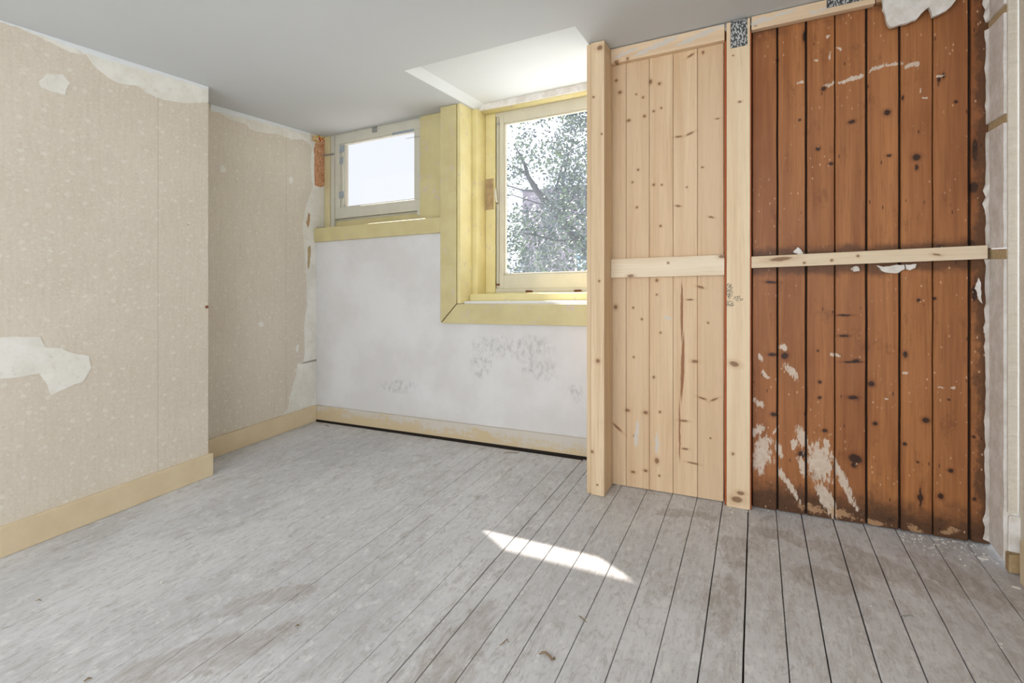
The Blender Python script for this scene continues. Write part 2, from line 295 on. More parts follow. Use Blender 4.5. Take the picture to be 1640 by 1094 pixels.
c = M.mix(M.ramp(pk.outputs[0], .55, .6), s2l((222,210,186)), s2l((202,80,70))); c = M.mix(M.ramp(pk.outputs[1], .6, .65), c, s2l((214,190,96))); M_TORN = M.out(c)
M_HESS = plain('hessian_lath', (190,168,130), .9, .2, 90)
M_RUST = plain('rusty_metal', (120,76,48), .7, .3, 60)
M_CHIPW = plain('paint_flake', (232,230,224), .7, .05, 50); M_CURL = plain('brown_shaving', (136,116,92), .8, .15, 60); M_PLUG = plain('old_wood_block', (176,150,112), .8, .25, 30)

def glass(name, haze, tint=(.98, .99, 1)):
    m_ = bpy.data.materials.new(name); m_.use_nodes = True; t = m_.node_tree; t.nodes.clear()
    o = t.nodes.new('ShaderNodeOutputMaterial'); tr = t.nodes.new('ShaderNodeBsdfTransparent'); tr.inputs[0].default_value = tint+(1,)
    gl = t.nodes.new('ShaderNodeBsdfGlossy'); gl.inputs['Roughness'].default_value = .02
    tl = t.nodes.new('ShaderNodeBsdfTranslucent'); tl.inputs[0].default_value = (.9, .95, 1, 1)
    a = t.nodes.new('ShaderNodeMixShader'); b = t.nodes.new('ShaderNodeMixShader'); lw = t.nodes.new('ShaderNodeLayerWeight'); lw.inputs[0].default_value = .5; fr = t.nodes.new('ShaderNodeMath'); fr.operation = 'POWER'; fr.inputs[1].default_value = 5; t.links.new(lw.outputs['Facing'], fr.inputs[0])
    no = t.nodes.new('ShaderNodeTexNoise'); no.inputs['Scale'].default_value = 5; no.inputs['Detail'].default_value = 5
    mr = t.nodes.new('ShaderNodeMapRange'); mr.inputs[1].default_value = .3; mr.inputs[2].default_value = .75; mr.inputs[3].default_value = haze*.6; mr.inputs[4].default_value = haze*1.3
    at = t.nodes.new('ShaderNodeAttribute'); at.attribute_name = 'loc'; t.links.new(at.outputs['Vector'], no.inputs['Vector'])
    t.links.new(no.outputs['Fac'], mr.inputs[0]); t.links.new(mr.outputs[0], a.inputs[0]); t.links.new(tr.outputs[0], a.inputs[1]); t.links.new(tl.outputs[0], a.inputs[2])
    t.links.new(fr.outputs[0], b.inputs[0]); t.links.new(a.outputs[0], b.inputs[1]); t.links.new(gl.outputs[0], b.inputs[2]); t.links.new(b.outputs[0], o.inputs[0])
    return m_
M_GLASS = glass('dusty_window_glass', .022, (.93, .93, .94)); M_GLASS2 = glass('frosted_window_glass', .006, (.655, .64, .635))  # small pane is tinted to dim the sky seen through it

# ------------------------------------------------------------------ geometry helpers
def nb(): return bmesh.new()
def box(bm, b0, b1, a0, a1, z0, z1, bev=0, seg=1):
    vs = [bm.verts.new((x, y, z)) for x in (b0, b1) for y in (a0, a1) for z in (z0, z1)]
    F = [(0,1,3,2),(4,6,7,5),(0,4,5,1),(2,3,7,6),(0,2,6,4),(1,5,7,3)]
    fs = [bm.faces.new([vs[i] for i in f]) for f in F]
    if bev > 0:
        es = list({e for f in fs for e in f.edges})
        bmesh.ops.bevel(bm, geom=es, offset=bev, segments=seg, affect='EDGES', profile=.6)
    return bm
def jag(pts, amp, lv=4, rnd=random):
    """closed outline with finer and finer irregular mid-points"""
    for k in range(lv):
        o = []
        for i, p in enumerate(pts):
            q = pts[(i+1) % len(pts)]; d = (Vector(q)-Vector(p)); n = Vector((-d.y, d.x))
            o.append(p); mid = (Vector(p)+Vector(q))/2+n*rnd.uniform(-amp, amp); o.append((mid.x, mid.y))
        pts = o
    return pts
def slab(bm, pts, axis, p0, p1, dome=0):
    """flat irregular piece: outline pts in the plane normal to axis, from p0 (wall side) to p1 (room side)"""
    def P(u, v, w): return {0: (w, u, v), 1: (u, w, v), 2: (u, v, w)}[axis]
    TS = 1.0
    cx = sum(p[0] for p in pts)/len(pts); cy = sum(p[1] for p in pts)/len(pts)
    back = [bm.verts.new(P(u, v, p0)) for u, v in pts]
    fr = [bm.verts.new(P(cx+(u-cx)*TS, cy+(v-cy)*TS, p1)) for u, v in pts]
    f = bm.faces.new(fr); bmesh.ops.triangulate(bm, faces=[f], ngon_method='EAR_CLIP')
    for i in range(len(pts)):
        j = (i+1) % len(pts); bm.faces.new((back[i], back[j], fr[j], fr[i]))
    return bm
def tube(bm, pts, rad, n=6):
    rings = []
    for i, p in enumerate(pts):
        d = (Vector(pts[min(i+1, len(pts)-1)])-Vector(pts[max(i-1, 0)])).normalized()
        x = d.orthogonal().normalized(); y = d.cross(x); r = rad[i] if isinstance(rad, (list, tuple)) else rad
        rings.append([bm.verts.new(Vector(p)+x*math.cos(2*math.pi*k/n)*r+y*math.sin(2*math.pi*k/n)*r) for k in range(n)])
    for a, b in zip(rings, rings[1:]):
        for k in range(n): bm.faces.new((a[k], a[(k+1) % n], b[(k+1) % n], b[k]))
    bm.faces.new(rings[0][::-1]); bm.faces.new(rings[-1]); return bm
def obj(name, bm, mat, parent=None, origin=None, smooth=False):
    """link ONE mesh object; vertices come in room coordinates (b, a, z)"""
    bmesh.ops.recalc_face_normals(bm, faces=bm.faces[:])
    me = bpy.data.meshes.new(name); bm.to_mesh(me); bm.free()
    at = me.attributes.new('loc', 'FLOAT_VECTOR', 'POINT')
    co = [0.0]*(3*len(me.vertices)); me.vertices.foreach_get('co', co); at.data.foreach_set('vector', co)
    if parent is not None: o0 = Vector(parent.get('_o', (0, 0, 0)))
    elif origin is not None: o0 = W(origin)
    else: o0 = Vector((0, 0, 0))
    for v in me.vertices: v.co = W(v.co)-o0
    me.materials.append(mat)
    if smooth:
        for p in me.polygons: p.use_smooth = True
    o = bpy.data.objects.new(name, me); COL.objects.link(o)
    if parent is not None: o.parent = parent; o['_o'] = tuple(o0)
    else: o.location = o0; o['_o'] = tuple(o0)
    return o
def tag(o, label=None, cat=None, group=None, kind=None):
    for k, v in (('label', label), ('category', cat), ('group', group), ('kind', kind)):
        if v: o[k] = v
    return o
def thing(name, label, cat, loc=(0, 0, 0), group=None, kind=None):
    o = bpy.data.objects.new(name, None); COL.objects.link(o); o.location = W(loc); o['_o'] = tuple(W(loc)); o.empty_display_size = .1
    return tag(o, label, cat, group, kind)
def struct(name, bm, mat): return tag(obj(name, bm, mat), kind='structure')
def nudge(bm, amp, sc=8, seed=0):
    for v in bm.verts:
        n = noise.noise_vector(v.co*sc+Vector((seed, 0, 0))); v.co += Vector(n)*amp
    return bm

# ------------------------------------------------------------------ room shell
CZ = 2.39; BW = 3.0; LW1 = -3.02; LW2 = -3.305; RW = .885; REAR = -1.9
RB0, RB1, RA0, RA1, RZ = -1.85, -.80, 2.325, 3.19, 2.43
# floor: dark void underneath, boards as separate planks
fl = struct('floor', box(nb(), -3.5, 1.2, REAR-.1, 3.3, -.12, -.022), M_DARK)
edges = [(-.90, .003), (-.79, .0025), (-.663, .0028), (-.525, .0028), (-.393, .0028), (-.272, .0028), (-.151, .004), (-.034, .005), (.086, .0032), (.192, .0042), (.319, .005), (.435, .0045), (.552, .004), (.668, .003), (.785, .003), (.905, .002)]
left = []; x = -.975
left.append((x, .0045))
while x > -3.25:
    x -= random.choice((.116, .118, .121, .115)); left.append((x, random.choice((.0008, .0012, .0016, .001, .002))))
left = left[::-1]
allg = left+edges
allg[0] = (-3.32, 0)
random.seed(3)
for i in range(len(allg)-1):
    (x0, g0), (x1, g1) = allg[i], allg[i+1]
    cuts = [REAR, 2.972]
    if x0 > -1.0: cuts = [REAR, 2.985]
    if i % 3 == 1: cuts.insert(1, random.uniform(-.5, .7))
    if x0 < -2.99: cuts = [REAR, 2.972]
    if abs(x0-.192) < .01: cuts.insert(1, 1.86) if False else None
    for a0, a1 in zip(cuts, cuts[1:]):
        bm = nb(); n = 30; top = []; z = random.uniform(-.0006, .0006)
        rows = []
        for k in range(n+1):
            y = a0+(a1-a0)*k/n; j0 = noise.noise(Vector((x0*9, y*7, 0)))*g0*.35; j1 = noise.noise(Vector((x1*9, y*7, 0)))*g1*.35
            xl, xr = x0+g0/2+j0, x1-g1/2+j1; bz = min(.0012, (g0+g1)*.3)
            if k in (0,): y += .0008
            if k == n: y -= .0008
            rows.append([bm.verts.new(q) for q in ((xl, y, -.022), (xl, y, z-bz), (xl+bz, y, z), (xr-bz, y, z), (xr, y, z-bz), (xr, y, -.022))])
        for r0, r1 in zip(rows, rows[1:]):
            for q in range(5): bm.faces.new((r0[q], r1[q], r1[q+1], r0[q+1]))
        bm.faces.new(rows[0]); bm.faces.new(rows[-1][::-1])
        obj('plank', bm, M_FLOOR, fl)
# ceiling
bm = nb(); T = 2.515
box(bm, -3.5, RB0, REAR-.1, 3.3, CZ, T); box(bm, RB1, 1.2, REAR-.1, 3.3, CZ, T); box(bm, RB0, RB1, REAR-.1, RA0, CZ, T)
cl = struct('ceiling', bm, M_CEIL)
bm = nb(); sp = .055
A = [bm.verts.new(p) for p in ((RB0, RA0, CZ), (RB1, RA0, CZ), (RB1, RA1+.08, CZ), (RB0, RA1+.08, CZ))]
B = [bm.verts.new(p) for p in ((RB0+sp, RA0+.01, RZ), (RB1-.01, RA0+.01, RZ), (RB1-.01, RA1+.08, RZ), (RB0+sp, RA1+.08, RZ))]
Tt = [bm.verts.new((v.co.x, v.co.y, T)) for v in A]
bm.faces.new(B); bm.faces.new(Tt)
for i in (0, 1, 3): bm.faces.new((A[i], A[(i+1) % 4], B[(i+1) % 4], B[i]))
for i in range(4): bm.faces.new((A[i], A[(i+1) % 4], Tt[(i+1) % 4], Tt[i]))
tag(obj('recess_panel', bm, M_CEIL2, cl), 'brighter white ceiling recess over the large window')
# window wall with two openings
bm = nb(); WT = 3.30
W1 = (-3.5, -2.04, 1.60, 2.39); W2 = (-1.885, -.35, .975, 2.43)
box(bm, W1[0], W1[1], BW, WT, -.02, W1[2]); box(bm, W1[1], W2[0], BW, WT, -.02, T-.02)
box(bm, W2[0], W2[1], BW, WT, -.02, W2[2]); box(bm, W2[1], 1.2, BW, WT, -.02, T-.02); box(bm, W2[0]+.1, W2[1], RA1+.08, WT+.1, 2.43, T-.02)
wb = struct('wall_back', bm, M_WHITE)
struct('trim_4', box(nb(), -3.62, -3.45, 3.295, 3.42, -.02, 2.498), M_CEIL)   # unseen outer jamb, added to cut the left side of the sun patch
# left wall: nearer part stands forward
wl = struct('wall_left', box(box(nb(), -3.5, LW1, REAR, 1.905, -.02, CZ), -3.5, LW2, 1.905, 3.29, -.02, CZ), M_PAPER)
# right wall
bm = nb(); box(bm, RW, 1.2, REAR, 2.508, -.02, CZ); nudge(bm, 0)
wr = struct('wall_right', bm, M_PAPER)
# rear wall behind the camera, with a wide opening added for the fill lamp
bm = nb(); box(bm, -3.5, -2.95, REAR-.1, REAR, -.02, CZ); box(bm, .65, 1.2, REAR-.1, REAR, -.02, CZ); box(bm, -2.95, .65, REAR-.1, REAR, -.02, .45); box(bm, -2.95, .65, REAR-.1, REAR, 2.25, CZ)
struct('wall_front', bm, M_WHITE)
# unseen roof overhang outside, its reach set to clip the sun patch
struct('roof', box(nb(), -6, 3, WT, 3.42, 2.515, 2.58), M_CEIL)  # unseen overhang, added to clip the sun patch

# ------------------------------------------------------------------ skirtings
def bb(name, b0, b1, a0, a1, z0, z1, mat): return tag(obj(name, box(nb(), b0, b1, a0, a1, z0, z1, .003, 2), mat, origin=((b0+b1)/2, (a0+a1)/2, z0)), kind='structure')
bb('baseboard_left', LW1, -3.0, REAR, 1.925, .001, .137, M_BB); bb('baseboard_left', LW2, -3.283, 1.93, 2.978, .001, .134, M_BB)
obj('subfloor_edge', box(nb(), LW2, -.3, 2.990, 2.9995, -.022, .014), M_DARK, fl)  # dark strip standing in for the shade under the back skirting
bm = box(nb(), LW2+.004, -.30, 2.978, 3.0, .016, .132, .003, 2)
for v in bm.verts:
    if v.co.z < .06: v.co.z += .006*(v.co.x+3.3)/2.4
tag(obj('baseboard_back', bm, M_BBB), kind='structure')
bb('baseboard_right', .862, RW, 1.2, 2.44, .001, .155, M_BB)

# ------------------------------------------------------------------ plaster patches and wear on the left wall
def patch(name, pxs, ax, plane, th, mat, parent, amp=.1, lv=3, label=None, seed=1):
    rr = random.Random(seed); pts = []
    for (u, v) in pxs:
        h = hit(u, v, ax, plane); pts.append((h.y, h.z) if ax == 0 else (h.x, h.z))
    pts = [(p[0], min(p[1], CZ-.001)) for p in pts]
    pts = jag(pts, amp, lv, rr); pts = [(p[0], min(p[1], CZ-.001)) for p in pts]
    # make each outline point sit behind the wall face so that no gap shows
    s = th/abs(th)
    o = obj(name, slab(nb(), pts, ax, plane-s*.004, plane+th), mat, parent)
    if label: o['label'] = label
    return o
patch('plaster_patch', [(-60,545),(10,540),(64,540),(72,556),(98,558),(106,562),(142,570),(146,588),(132,612),(118,616),(82,633),(76,616),(62,598),(10,606),(-60,610)], 0, LW1, .0025, M_PLAST, wl, .035, 3, 'large pale filler patch above the skirting', 3)
patch('plaster_patch', [(62,131),(76,117),(100,119),(112,133),(104,152),(84,147),(66,140)], 0, LW1, .002, M_PLAST, wl, .08, 3, 'small round filler patch near the ceiling', 4)
def band(name, pxs, plane, th, edge, mat, parent, label, seed, amp=.006):
    """strip between a ragged edge and a straight one (edge = 'top' at the ceiling, or a depth value)"""
    pts = [hit(u, v, 0, plane) for u, v in pxs]; pts = [(p.y, p.z) for p in pts]; fine = []
    for p, q in zip(pts, pts[1:]):
        n = max(1, int((Vector(p)-Vector(q)).length/.012))
        for k in range(n): fine.append((p[0]+(q[0]-p[0])*k/n, p[1]+(q[1]-p[1])*k/n))
    fine.append(pts[-1]); bm = nb(); A0 = []; A1 = []; B1 = []
    for (y, z) in fine:
        j = noise.noise(Vector((seed, y*30, z*30)))*amp+noise.noise(Vector((seed, y*90, z*90)))*amp*.6
        if edge == 'top': z += j; z = min(z, CZ-.004); e = (y, CZ-.001)
        else: y = min(y+j, edge-.002); z = min(z, CZ-.001); e = (edge, z)
        A0.append(bm.verts.new((plane-.002, y, z))); A1.append(bm.verts.new((plane+th, y, z))); B1.append(bm.verts.new((plane+th, e[0], e[1])))
    for k in range(len(fine)-1):
        bm.faces.new((A0[k], A0[k+1], A1[k+1], A1[k])); bm.faces.new((A1[k], A1[k+1], B1[k+1], B1[k]))
    o = obj(name, bm, mat, parent); o['label'] = label; return o
band('plaster_band', [(-60,12),(0,34),(30,44),(60,58),(112,84),(138,88),(150,104),(172,124),(190,133),(222,138),(236,150),(262,160),(300,166),(333.5,163)], LW1, .0018, 'top', M_PLAST, wl, 'stripped plaster band along the ceiling', 5)
band('plaster_band', [(337,180),(352,181),(368,192),(392,198),(402,208),(428,214),(440,214),(470,224),(484,223),(497,232)], LW2, .0018, 'top', M_PLAST, wl, 'ragged plaster band over the far wallpaper', 6)
band('ceiling_caulk', [(-60,8),(0,37),(50,51),(120,78),(145,88),(200,104),(260,121),(333.5,143)], LW1, .0035, 'top', M_CEIL2, wl, 'white paint edge along the ceiling', 15, .010)
band('ceiling_caulk', [(337,177),(400,192),(440,201),(497,216)], LW2, .0035, 'top', M_CEIL2, wl, 'white paint edge along the ceiling', 16, .010)
band('plaster_band', [(496,226),(499,240),(497,262),(500,300),(490,330),(484,362),(487,400),(490,430),(492,490),(487,520),(488,560),(485,583),(476,582),(474,600),(466,630),(460,655),(452,666)], LW2, .0022, 2.999, M_PLAST, wl, 'pale plaster strip down the far corner', 7)
band('plaster_band', [(503,222),(503,300),(503,362)], LW2, .0020, 3.09, M_PLAST, wl, 'plaster beside the small window', 8)
patch('filler_spot', [(352,266),(357,264),(362,270),(360,277),(352,276)], 0, LW2, .002, M_PLAST, wl, .1, 2, None, 7)
patch('filler_spot', [(463,284),(467,283),(469,290),(466,297),(463,292)], 0, LW2, .002, M_PLAST, wl, .1, 2, None, 8)
patch('filler_spot', [(412,517),(420,515),(424,522),(417,524)], 0, LW2, .002, M_PLAST, wl, .1, 2, None, 9)
patch('filler_spot', [(473,560),(476,552),(479,553),(476,566)], 0, LW2, .002, M_PLAST, wl, .1, 2, None, 10)
patch('chipboard_patch', [(507,222),(520,221),(521,222),(521,296),(514,300),(504,297),(503,270),(502,240)], 0, LW2, .0035, M_CHIP, wl, .05, 3, 'bare orange chipboard beside the small window', 11)
patch('torn_paper', [(500,219),(510,217),(523,219),(523,229),(515,226),(506,229),(500,224)], 0, LW2, .006, M_TORN, wl, .1, 3, 'scrap of old red flowered paper', 12)
patch('plaster_stain', [(490,356),(493,340),(496,344),(495,360),(492,365)], 0, LW2, .003, M_OLDH, wl, .1, 3, None, 13)
patch('plaster_stain', [(493,395),(497,393),(496,420),(494,432),(492,420)], 0, LW2, .003, M_HESS, wl, .1, 3, None, 14)
# nail hole
h = hit(331, 492, 0, LW1); obj('wall_plug', tube(nb(), [(LW1-.005, h.y, h.z), (LW1+.008, h.y-.002, h.z+.002)], .009, 7), M_RUST, wl)

# ------------------------------------------------------------------ small window (window_1)
S1 = 1.03
def objw(name, bm, mat, par):
    for v in bm.verts: v.co = Vector((v.co.x*S1, v.co.y+.09, EYE+(v.co.z-EYE)*S1))
    return obj(name, bm, mat, par)
w1 = thing('window_1', None, None, (-2.66, 3.0, 1.62), kind='structure')
bm = nb(); box(bm, -3.205, -3.145, 2.99, 3.19, 1.590, 2.356, .003); objw('jamb', bm, M_YBEI, w1)
bm = nb(); box(bm, -3.142, -3.10, 2.995, 3.16, 1.590, 2.356, .003); objw('frame_stile', bm, M_SASHG, w1)
bm = nb(); box(bm, -2.28, -2.228, 3.05, 3.17, 1.60, 2.354); box(bm, -3.10, -2.228, 3.05, 3.17, 2.33, 2.354); box(bm, -3.10, -2.228, 3.05, 3.17, 1.60, 1.70); objw('outer_frame', bm, M_SASHG, w1)
objw('flat_board', box(nb(), -2.222, -1.985, 2.97, 3.19, 1.590, 2.354, .002), M_YELD, w1)
bm = nb(); box(bm, -3.10, -2.222, 3.02, 3.19, 1.60, 1.652, .002); objw('sill', bm, M_YELD, w1)
bm = nb(); box(bm, -3.10, -2.222, 3.0, 3.16, 2.349, 2.356); objw('frame_head', bm, M_SASHG, w1)
so = (-3.094, -2.235, 1.668, 2.348); gi = (-3.012, -2.292, 1.755, 2.276); a0, a1 = 2.996, 3.044
sash = objw('sash_rail', box(nb(), so[0], so[1], a0, a1, so[2], gi[2], .003), M_SASHG, w1)
objw('sash_rail', box(nb(), so[0], so[1], a0, a1, gi[3], so[3], .003), M_SASHG, w1)
objw('sash_stile', box(nb(), so[0], gi[0]-.022, a0, a1, gi[2], gi[3], .002), M_SASHG, w1); objw('sash_stile', box(nb(), gi[1], so[1], a0, a1, gi[2], gi[3], .002), M_SASHG, w1)
bm = nb(); box(bm, gi[0]-.022, gi[0]-.001, a0+.010, a1, gi[2], gi[3], .002); box(bm, gi[0], gi[1], a0+.012, a1, gi[2]-.0, gi[2]+.008); box(bm, gi[0], gi[1], a0+.012, a1, gi[3]-.01, gi[3]); objw('glazing_bead', bm, M_SASHG, w1)
objw('pane', box(nb(), gi[0]-.01, gi[1]+.01, 3.014, 3.018, gi[2]-.01, gi[3]+.01), M_GLASS2, w1)
def rectpx(u0, v0, u1, v1, pl, th, mat, name, par, lab=None):
    p = hit(u0, v1, 1, pl); q = hit(u1, v0, 1, pl); o = objw(name, nudge(box(nb(), p.x, q.x, pl-th, pl, p.z, q.z, min(th*.3, .002)), .0015, 40, u0), mat, par)
    if lab: o['label'] = lab
    return o
rectpx(628, 206, 663, 217, 2.996, .002, M_TAPE, 'tape', w1, 'grey tape strip at the top of the pane')
rectpx(650, 217.5, 675, 222.5, 2.995, .006, M_METAL, 'bracket', w1, 'grey metal bracket on the right stile')
rectpx(516, 245, 535, 251, 2.980, .008, M_METAL, 'bracket', w1, 'pale metal bracket over the left jamb')
rectpx(597, 203, 604, 213, 2.996, .012, M_METAL, 'clip', w1)
rectpx(543, 306, 551, 318, 2.996, .004, M_TAPE, 'tape', w1); rectpx(544, 232, 552, 245, 2.996, .004, M_TAPE, 'tape', w1); rectpx(544, 251, 550, 263, 2.996, .003, M_TAPE, 'tape', w1)
rectpx(669, 332, 676, 345, 2.99, .006, M_SASHG, 'hinge', w1)

obj('sill_shelf', box(nb(), -3.30, -2.05, 2.985, 3.30, 1.598, 1.606), M_YELD, w1)
# sill board under the small window
bm = box(nb(), -3.303, -2.03, 2.968, 3.0, 1.488, 1.604, 0)
for v in bm.verts:
    if v.co.x > -2.1 and v.co.z < 1.55: v.co.x -= .008
bmesh.ops.bevel(bm, geom=[e for e in bm.edges], offset=.010, segments=3, affect='EDGES', profile=.6)
tag(obj('trim_1', bm, M_YELD), kind='structure')
# ------------------------------------------------------------------ casing of the large window, mitred
bm = nb()
def prism(bm, pts, a0, a1, bev=.003):
    f = [bm.verts.new((x, a0, z)) for x, z in pts]; g = [bm.verts.new((x, a1, z)) for x, z in pts]; n = len(pts)
    fs = [bm.faces.new(f), bm.faces.new(g[::-1])]+[bm.faces.new((f[i], g[i], g[(i+1) % n], f[(i+1) % n])) for i in range(n)]
    if bev: bmesh.ops.bevel(bm, geom=list({e for q in fs for e in q.edges}), offset=bev, segments=2, affect='EDGES', profile=.6)
    return bm
tag(obj('trim_2', prism(nb(), [(-2.036, .842), (-1.903, .977), (-1.903, 2.388), (-2.036, 2.388)], 2.965, 3.0), M_YELD), kind='structure')
tag(obj('trim_3', prism(nb(), [(-2.026, .838), (-.35, .838), (-.35, .974), (-1.896, .974)], 2.965, 3.0), M_YELD), kind='structure')
# ------------------------------------------------------------------ large window (window_2)
w2 = thing('window_2', None, None, (-1.2, 3.1, .98), kind='structure')
obj('jamb_lining', box(nb(), -1.90, -1.872, 2.975, 3.19, .978, 2.392, .002), M_YEL, w2)
obj('jamb_lining', box(nb(), -1.90, -1.830, 3.135, 3.27, .978, 2.392, .003), M_YEL, w2)
obj('window_board', box(nb(), -1.87, -.35, 3.095, 3.30, .978, 1.038, .003), M_YEL, w2)
obj('window_board', box(nb(), -1.87, -.35, 3.02, 3.095, .975, .990, .002), M_CHIPW, w2)
bm = box(nb(), -1.829, -1.745, 3.255, 3.34, 1.038, 2.43, .003); obj('frame_post', bm, M_YEL, w2)
obj('bare_wood_patch', nudge(box(nb(), -1.822, -1.757, 3.251, 3.256, 1.66, 1.89, 0), .002, 30), M_PLUG, w2)
obj('head_board', box(nb(), -1.86, -.35, 3.172, 3.19, 2.385, 2.43, .001), M_ROUGH, w2)
bm = nb(); tube(bm, [(-1.83, 3.235, 2.418), (-.35, 3.235, 2.418)], .05, 16); obj('head_lining', bm, M_YEL, w2, smooth=True)
bm = nb(); box(bm, -1.745, -.40, 3.262, 3.34, 2.345, 2.46, .002); obj('frame_head', bm, M_SASH, w2)
obj('frame_sill', box(nb(), -1.745, -.40, 3.266, 3.34, 1.036, 1.070, .002), M_SASH, w2)
# sash
gx0, gx1, gz0, gz1 = -1.678, -.50, 1.166, 2.292
obj('sash_stile', box(nb(), -1.742, -1.716, 3.272, 3.33, 1.064, 2.352, .002), M_SASH, w2); obj('sash_stile', box(nb(), -1.714, gx0, 3.262, 3.32, 1.066, 2.350, .004, 2), M_SASH, w2)
obj('sash_rail', box(nb(), gx0, gx1, 3.262, 3.32, 1.066, gz0, .004, 2), M_SASH, w2); obj('sash_rail', box(nb(), gx0, gx1, 3.262, 3.32, gz1, 2.350, .004, 2), M_SASH, w2)
obj('sash_stile', box(nb(), gx1, -.42, 3.262, 3.32, 1.066, 2.350, .004), M_SASH, w2)
bm = nb(); box(bm, gx0, gx0+.012, 3.272, 3.30, gz0, gz1, .002); box(bm, gx0, gx1, 3.272, 3.30, gz0, gz0+.014, .002); box(bm, gx0, gx1, 3.272, 3.30, gz1-.012, gz1, .002); obj('glazing_bead', bm, M_SASH, w2)
obj('pane', box(nb(), gx0-.01, gx1+.01, 3.300, 3.304, gz0-.01, gz1+.01), M_GLASS, w2)
obj('bolt_rod', tube(nb(), [(-1.722, 3.262, 1.10), (-1.722, 3.262, 2.33)], .005, 8), M_SASHG, w2)
hd = obj('handle', tube(nb(), [(-1.722, 3.255, 1.70), (-1.722, 3.240, 1.71), (-1.726, 3.232, 1.73), (-1.730, 3.230, 1.78), (-1.728, 3.234, 1.81)], [.006, .008, .009, .010, .006], 8), M_SASH, w2, smooth=True)
obj('bolt_bracket', box(nb(), -1.735, -1.709, 3.254, 3.268, 2.285, 2.30, .002), M_METAL, w2); obj('bolt_bracket', box(nb(), -1.735, -1.709, 3.254, 3.268, 1.09, 1.105, .002), M_RUST, w2)
for q in (-1.47, -1.10):
    obj('rust_fixing', nudge(box(nb(), q-.025, q+.025, 3.245, 3.262, 1.038, 1.052, .004), .004, 50, q), M_RUST, w2)

# ------------------------------------------------------------------ wooden partition
FP = 2.66
pn = thing('pine_panelling', 'pale pine plank panelling with small dark knots, left of the middle post', 'panelling', (-.43, 2.705, 0))
pe = [-.735, -.636, -.512, -.390, -.270, -.146]
for i in range(5):
    bm = box(nb(), pe[i]+.001, pe[i+1]-.001, PP, PP+.02, .004, 2.36, .0016); obj('plank', bm, M_PINE, pn)
bn = thing('brown_panelling', 'old brown stained plank panelling with dark knots and white paint smears', 'panelling', (.35, 2.705, 0))
be = [(-.145, 0), (-.019, .004), (.092, .006), (.211, .007), (.325, .0035), (.445, .007), (.565, .0065), (.679, .0035), (.800, .008), (.87, 0)]
rr = random.Random(5)
for i in range(9):
    x0 = be[i][0]+be[i][1]*.65; x1 = be[i+1][0]-be[i+1][1]*.65; yo = rr.uniform(0, .003)
    if i == 0: yo = .006
    bm = nb(); n = 26; rows = []
    for k in range(n+1):
        z = .006+2.36*k/n+(noise.noise(Vector((x0*20, 0, 0)))*.004 if k == 0 else 0)
        e0 = noise.noise(Vector((x0*5, 3, z*6)))*.0012; e1 = noise.noise(Vector((x1*5, 3, z*6)))*.0012; bv = .0025
        rows.append([bm.verts.new(q) for q in ((x0+e0, PP+.02, z), (x0+e0, PP+yo+bv, z), (x0+e0+bv, PP+yo, z), (x1+e1-bv, PP+yo, z), (x1+e1, PP+yo+bv, z), (x1+e1, PP+.02, z))])
    for r0, r1 in zip(rows, rows[1:]):
        for q in range(5): bm.faces.new((r0[q], r1[q], r1[q+1], r0[q+1]))
    bm.faces.new(rows[0]); bm.faces.new(rows[-1][::-1]); obj('plank', bm, brown(x0, x1), bn)
obj('backing_board', box(nb(), -.12, .87, PP+.0205, PP+.035, .004, 2.37), M_DARK, bn)
# posts
st = thing('timber_post', 'pale pine corner post standing beside the large window', 'post', (-.77, 2.6, 0))
obj('core', box(nb(), -.785, -.712, 2.535, 2.695, .001, 2.387, .004, 2), M_STUD1, st)
obj('edge_board', box(nb(), -.810, -.787, 2.545, 2.72, .001, 2.387, .002), M_STUD1, st)
sm_ = thing('timber_post', 'pine middle post between the pale and brown panelling, metal plate on top', 'post', (-.08, 2.68, 0))
obj('core', box(nb(), -.131, -.026, FP, PP-.001, .001, 2.384, .003, 2), M_STUD2, sm_)
obj('edge_strip', nudge(box(nb(), -.1395, -.1325, FP+.010, PP-.001, .003, 2.30, .0), .0012, 25), M_EDGE, sm_)
obj('edge_strip', box(nb(), -.025, -.021, FP+.004, PP-.001, .003, 2.32, .0), M_EDGE, sm_)
p = hit(1170, 78, 1, FP); q = hit(1197, 30, 1, FP)
tag(obj('nail_plate', box(nb(), p.x, q.x, FP-.003, FP-.0005, p.z, 2.386, .001), M_PLATE, sm_), 'punched grey metal nail plate')
# rails
def rail(name, label, b0, b1, z0, z1, zr0, zr1, mat, a0=FP, a1=PP-.002, bev=.003):
    bm = box(nb(), b0, b1, a0, a1, 0, 1, bev, 2)
    for v in bm.verts:
        t = (v.co.x-b0)/(b1-b0); lo = z0+(zr0-z0)*t; hi = z1+(zr1-z1)*t; v.co.z = lo+(hi-lo)*v.co.z if 0 <= v.co.z <= 1 else v.co.z
    return tag(obj(name, bm, mat, origin=((b0+b1)/2, FP, (z0+z1)/2)), label, 'rail')
def rail2(name, label, b0, b1, z0, z1, zr0, zr1, mat, a0=FP, a1=PP-.002, bev=.003):
    bm = box(nb(), b0, b1, a0, a1, z0, z1, bev, 2)
    for v in bm.verts: v.co.z += (zr0-z0)*(v.co.x-b0)/(b1-b0)
    return tag(obj(name, bm, mat, origin=((b0+b1)/2, FP, (z0+z1)/2)), label, 'rail')
rail2('cross_rail', 'wide pale pine cross rail nailed over the pine planks', -.711, -.1405, 1.141, 1.243, 1.141, 1.243, M_RAIL)
rail2('cross_rail', 'narrow pale pine cross rail over the brown planks', -.0205, .845, 1.172, 1.228, 1.182, 1.238, M_RAIL)
